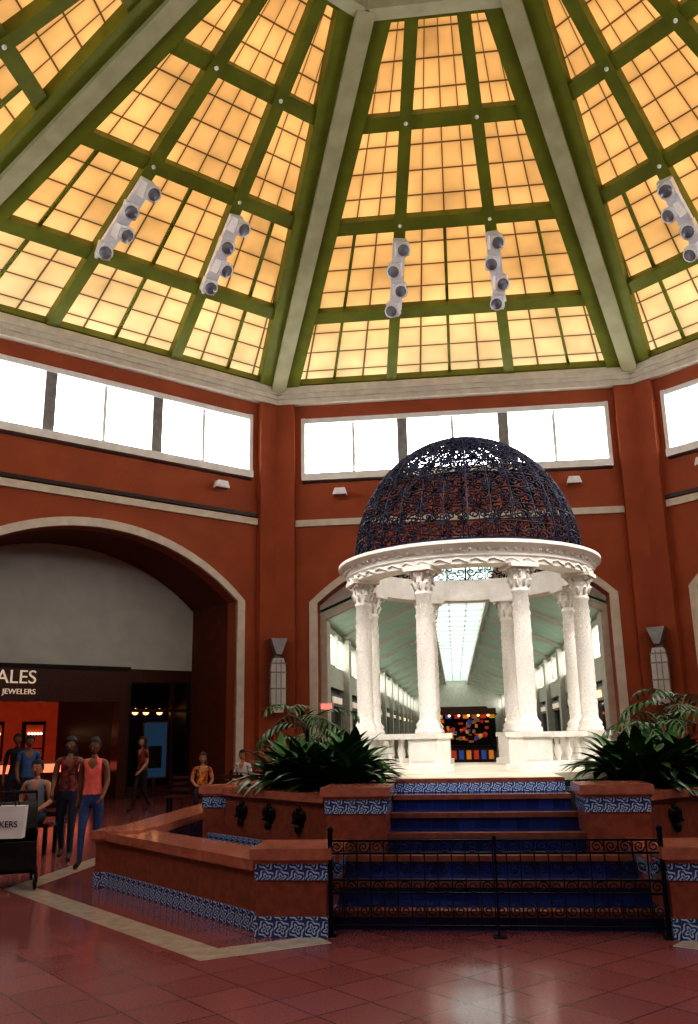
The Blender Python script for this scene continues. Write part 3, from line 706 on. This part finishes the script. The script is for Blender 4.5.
def person(name,loc,yaw,Ht,pose,top,bottom,skin,hair,sleeve=0,bun=False,long=False,turn=0):
    J=dict(STAND); J.update(pose); s=Ht/1.72
    M=Matrix.Translation(loc)@Matrix.Rotation(yaw,4,'Z')@Matrix.Scale(s,4)
    keys=list(J.keys()); idx={k:i for i,k in enumerate(keys)}
    def rad(k): return RAD[k] if k in RAD else RAD[k[:-1]]
    V,F=skin_eval([J[k] for k in keys],[(idx[a],idx[c]) for a,c in EDG],[rad(k) for k in keys],3,0)
    b=MB(M)
    segs=[(Vector(J[a]),Vector(J[c]),a,c) for a,c in EDG]
    groups={}; hem=J['pelvis'][2]+.03; standing=J['pelvis'][2]>.8
    for f in F:
        c=sum((V[i] for i in f),Vector())/len(f); best=None
        for p,q,a,cc in segs:
            d=q-p; t=max(0,min(1,(c-p).dot(d)/d.length_squared)); r0=rad(a);r1=rad(cc); r0=r0[0] if isinstance(r0,tuple) else r0; r1=r1[0] if isinstance(r1,tuple) else r1
            dist=(c-(p+d*t)).length/(r0+(r1-r0)*t)
            if best is None or dist<best[0]: best=(dist,a,cc,t)
        _,a,cc,t=best
        if cc in('neck',) : m=top if t<.35 else skin
        elif cc=='nt': m=skin
        elif cc[:2]=='sh': m=top if (sleeve>0 or t<.75) else skin
        elif cc[:2]=='el': m=top if t<sleeve else skin
        elif cc[:2]=='wr': m=top if sleeve>1 and t<.9 else skin
        elif cc[:2]=='ha': m=skin
        elif cc[:3]=='hip' or cc[:4]=='knee': m=top if (c.z>hem and standing) else bottom
        elif cc[:3]=='ank': m=bottom if t<.92 else SHOE
        elif cc[:3]=='toe': m=SHOE
        elif cc=='waist': m=bottom if c.z<hem else top
        else: m=top
        if m is top and sleeve<.8 and cc in('upper','neck','chest') and c.y<J['upper'][1]-.02 and (c.x/.085)**2+((c.z-J['neck'][2])/.13)**2<1: m=skin
        groups.setdefault(m,[]).append(f)
    for m,fs in groups.items():
        used=sorted({i for f in fs for i in f}); mp={i:j for j,i in enumerate(used)}
        b.add([V[i] for i in used],[tuple(mp[i] for i in f) for f in fs],m,True)
    for sd in'LR':
        w=Vector(J['wr'+sd]); h=Vector(J['ha'+sd]); d=(h-w).normalized(); sx=1 if sd=='R' else -1
        ax=Vector((0,1,0)) if abs(d.y)<.8 else Vector((1,0,0))
        lat=(ax-d*ax.dot(d)).normalized(); nn=d.cross(lat)*sx
        b.ball(h,(.03,.03,.035),skin,8,6)
        for i,L in enumerate((.062,.072,.068,.052)):
            o=h+lat*(-.024+.016*i)+d*.012
            b.tube([o,o+d*L*.45,o+d*L*.8-nn*.012,o+d*L-nn*.028],[.0095,.009,.008,.006],skin,6)
        o=h-d*.015-lat*.024; b.tube([o,o-lat*.02+d*.02,o-lat*.024+d*.05],[.011,.010,.007],skin,6)
    nt=Vector(J['nt']); hc=nt+Vector((0,-.012,.095)); Mo=b.M.copy()
    b.M=Mo@Matrix.Translation(hc)@Matrix.Rotation(turn,4,'Z')
    def fn(dv,p):
        if dv.z<0: p.x*=1+.32*dv.z; p.y*=1+.12*dv.z
        if dv.y>0: p.y*=1.05
        return p
    b.ball((0,0,0),(.074,.092,.115),skin,20,14,fn)
    b.tube([(0,-.088,.02),(0,-.103,-.012),(0,-.106,-.028)],[.008,.013,.016],skin,6)
    for x in(-.03,.03):
        b.ball((x,-.078,.008),(.014,.010,.007),EYEW,8,6); b.ball((x,-.0855,.008),(.007,.005,.0065),EYED,8,6)
        b.ball((x,-.084,.028),(.018,.007,.004),HAIR,8,4)
    b.ball((0,-.083,-.055),(.024,.011,.009),LIP,10,6)
    for x in(-.074,.074): b.ball((x,.005,-.005),(.012,.02,.03),skin,8,6)
    b.ball((0,.014,.014),(.09,.106,.124) if not long else (.1,.115,.13),hair,22,16,lambda dv,p:p*(1+.035*math.sin(dv.x*17)*math.sin(dv.z*15+dv.y*9)),lambda dv:not(dv.y<-.25 and dv.z<.42) and dv.z>(-.35 if not long else -.8) and not(abs(dv.y)<=.25 and dv.z<-.1))
    if bun: b.ball((0,.08,.1),(.05,.05,.045),hair,12,8)
    if long: b.ball((0,.055,-.09),(.105,.06,.16),hair,18,12,lambda dv,p:p*(1+.05*math.sin(dv.x*13+dv.z*11)))
    b.M=Mo
    return b.finish(name,recalc=False)
person('woman_pink_top_walking',(-4.82,11.65,0),.1,1.60,WALK,PINK,JEAN,SK,HAIR,0,True)
W2={k:((-v[0],)+tuple(v[1:])) for k,v in WALK.items()}
W2={ (k[:-1]+('R' if k[-1]=='L' else 'L')):v for k,v in W2.items()}
person('woman_dark_top_walking',(-5.45,12.3,0),.25,1.62,W2,MAROON,JEAN2,SK,HAIR,0,False,True)
def bag(name,M,w,h,d,m,lw=.01):
    b=MB(M); b.add([(-w/2,-d/2,0),(w/2,-d/2,0),(w/2,d/2,0),(-w/2,d/2,0),(-w/2*1.1,-d/2,h),(w/2*1.1,-d/2,h),(w/2*1.1,d/2,h),(-w/2*1.1,d/2,h)],[(3,2,1,0),(0,1,5,4),(1,2,6,5),(2,3,7,6),(3,0,4,7),(4,5,6,7)],m)
    for yk in(-d/2,d/2): b.tube([(-w*.25,yk,h),(-w*.18,yk,h+.12),(0,yk,h+.16),(w*.18,yk,h+.12),(w*.25,yk,h)],.006,BLK,5)
    return b.finish(name)
def bench(name,x,yk,w,yaw=0,d=.42):
    b=MB(Matrix.Translation((x,yk,0))@Matrix.Rotation(yaw,4,'Z'))
    b.box(-w/2,w/2,-d/2,d/2,.38,.43,FAS)
    for sx in(-1,1):
        for sy in(-1,1): b.box(sx*(w/2-.05)-.025,sx*(w/2-.05)+.025,sy*(d/2-.04)-.025,sy*(d/2-.04)+.025,0,.38,IRON)
    for i in range(3): b.box(-w/2,w/2,d/2-.03,d/2,.5+.12*i,.57+.12*i,FAS)
    for sx in(-1,1): b.box(sx*(w/2-.05)-.02,sx*(w/2-.05)+.02,d/2-.03,d/2+.02,.38,.85,IRON)
    b.finish(name)
bench('mall_chair',-6.2,12.95,.55); person('man_grey_tank_sitting',(-6.2,12.9,0),.1,1.72,SIT,GRYC,JEAN2,SK2,HAIR,0)
bench('mall_bench',-5.4,19.1,1.6,.1); person('woman_floral_top_sitting',(-5.45,19.05,0),.3,1.68,SIT,FLOR,JEAN2,SK2,HAIR2,.5,False,True)
bench('mall_bench',-4.7,20.8,1.3,0); person('man_white_shirt_sitting',(-4.95,20.75,0),-.3,1.7,SIT,WHT,JEAN2,SK2,HAIR,.6)
person('man_dark_clothes_standing',(-8.9,17.5,0),.4,1.72,{},BLK,JEAN2,SK,HAIR,1)
person('woman_dark_clothes_standing',(-8.1,18.3,0),-.5,1.62,{},BLK,BLK,SK,HAIR,1,False,True)
person('man_blue_shirt_walking',(-8.0,16.2,0),.6,1.68,W2,BLUEC,JEAN2,SK,HAIR,.6)
person('woman_maroon_top_walking',(-7.2,20.2,0),-.6,1.62,WALK,MAROON,BLK,SK2,HAIR2,.6,False,True)
# stroller
b=MB(Matrix.Translation((-5.12,10.15,0))@Matrix.Rotation(.5,4,'Z'))
for x in(-.24,.24):
    b.tube([(x,.45,1.0),(x,.35,.9),(x,-.35,.12)],.014,BLK,6); b.tube([(x,-.1,.6),(x,.35,.1)],.014,BLK,6)
    for yk in(-.38,.38):
        ring=[(x,yk+.11*math.cos(t*PI/8),.125+.11*math.sin(t*PI/8)) for t in range(17)]; b.tube(ring,.02,BLK,6)
        b.tube([(x-.03,yk,.125),(x+.03,yk,.125)],.03,GREYM,8)
        for t in range(4): b.tube([(x,yk,.125),(x,yk+.11*math.cos(t*PI/2),.125+.11*math.sin(t*PI/2))],.006,GREYM,4)
b.tube([(-.24,.45,1.0),(.24,.45,1.0)],.018,BLK,8)
b.add([(-.22,-.3,.42),(.22,-.3,.42),(.22,.12,.4),(-.22,.12,.4),(.22,.3,.85),(-.22,.3,.85)],[(0,1,2,3),(3,2,4,5)],BLK)
b.add([(-.22,-.3,.42),(-.22,.12,.4),(-.22,.3,.85),(-.22,-.1,.62)],[(0,1,2,3)],BLK); b.add([(.22,-.3,.42),(.22,.12,.4),(.22,.3,.85),(.22,-.1,.62)],[(0,1,2,3)],BLK)
vs=[];fs=[]
for i in range(9):
    a=PI*.02+PI*.62*i/8
    for x in(-.23,.23): vs.append((x,.3-.42*math.cos(a)*.9,.60+.30*math.sin(a)))
for i in range(8): fs.append((2*i,2*i+1,2*i+3,2*i+2))
b.add(vs,fs,BLK,True); b.box(-.21,.21,-.25,.28,.16,.38,BLK); b.box(-.21,.21,-.34,-.28,.2,.5,BLK)
b.finish('baby_stroller',recalc=False)
MBG=Matrix.Translation((-4.93,9.62,.57))@Matrix.Rotation(.15,4,'Z')
bo=bag('shopping_bag',MBG,.34,.34,.12,PAPER)
t=text("KERS",.09,MBG@Vector((0.02,-.066,.12)),Matrix.Rotation(.15,4,'Z')@Matrix.Rotation(PI/2,4,'X'),BLK,'bag_print','CENTER',.002)
mw=t.matrix_world.copy(); t.parent=bo; bpy.context.view_layer.update(); t.matrix_parent_inverse=bo.matrix_world.inverted(); t.matrix_world=mw
# ------------------------------------------------------------ world + camera
w=bpy.data.worlds.new('World'); scene.world=w; w.use_nodes=True; nt=w.node_tree
bg=nt.nodes['Background']; st=nt.nodes.new('ShaderNodeTexSky'); st.sky_type='HOSEK_WILKIE'; nt.links.new(st.outputs[0],bg.inputs[0]); bg.inputs[1].default_value=.5
cam=bpy.data.cameras.new('Camera'); co=bpy.data.objects.new('Camera',cam); scene.collection.objects.link(co); scene.camera=co
cam.sensor_fit='VERTICAL'; cam.sensor_height=36; cam.lens=870*36/1024; cam.clip_end=300; cam.clip_start=.05
co.matrix_world=Matrix.Translation((0,0,1.6))@Matrix.Rotation(math.radians(6.5),4,'Z')@Matrix.Rotation(math.radians(90+14.4),4,'X')@Matrix.Rotation(math.radians(-1.0),4,'Z')
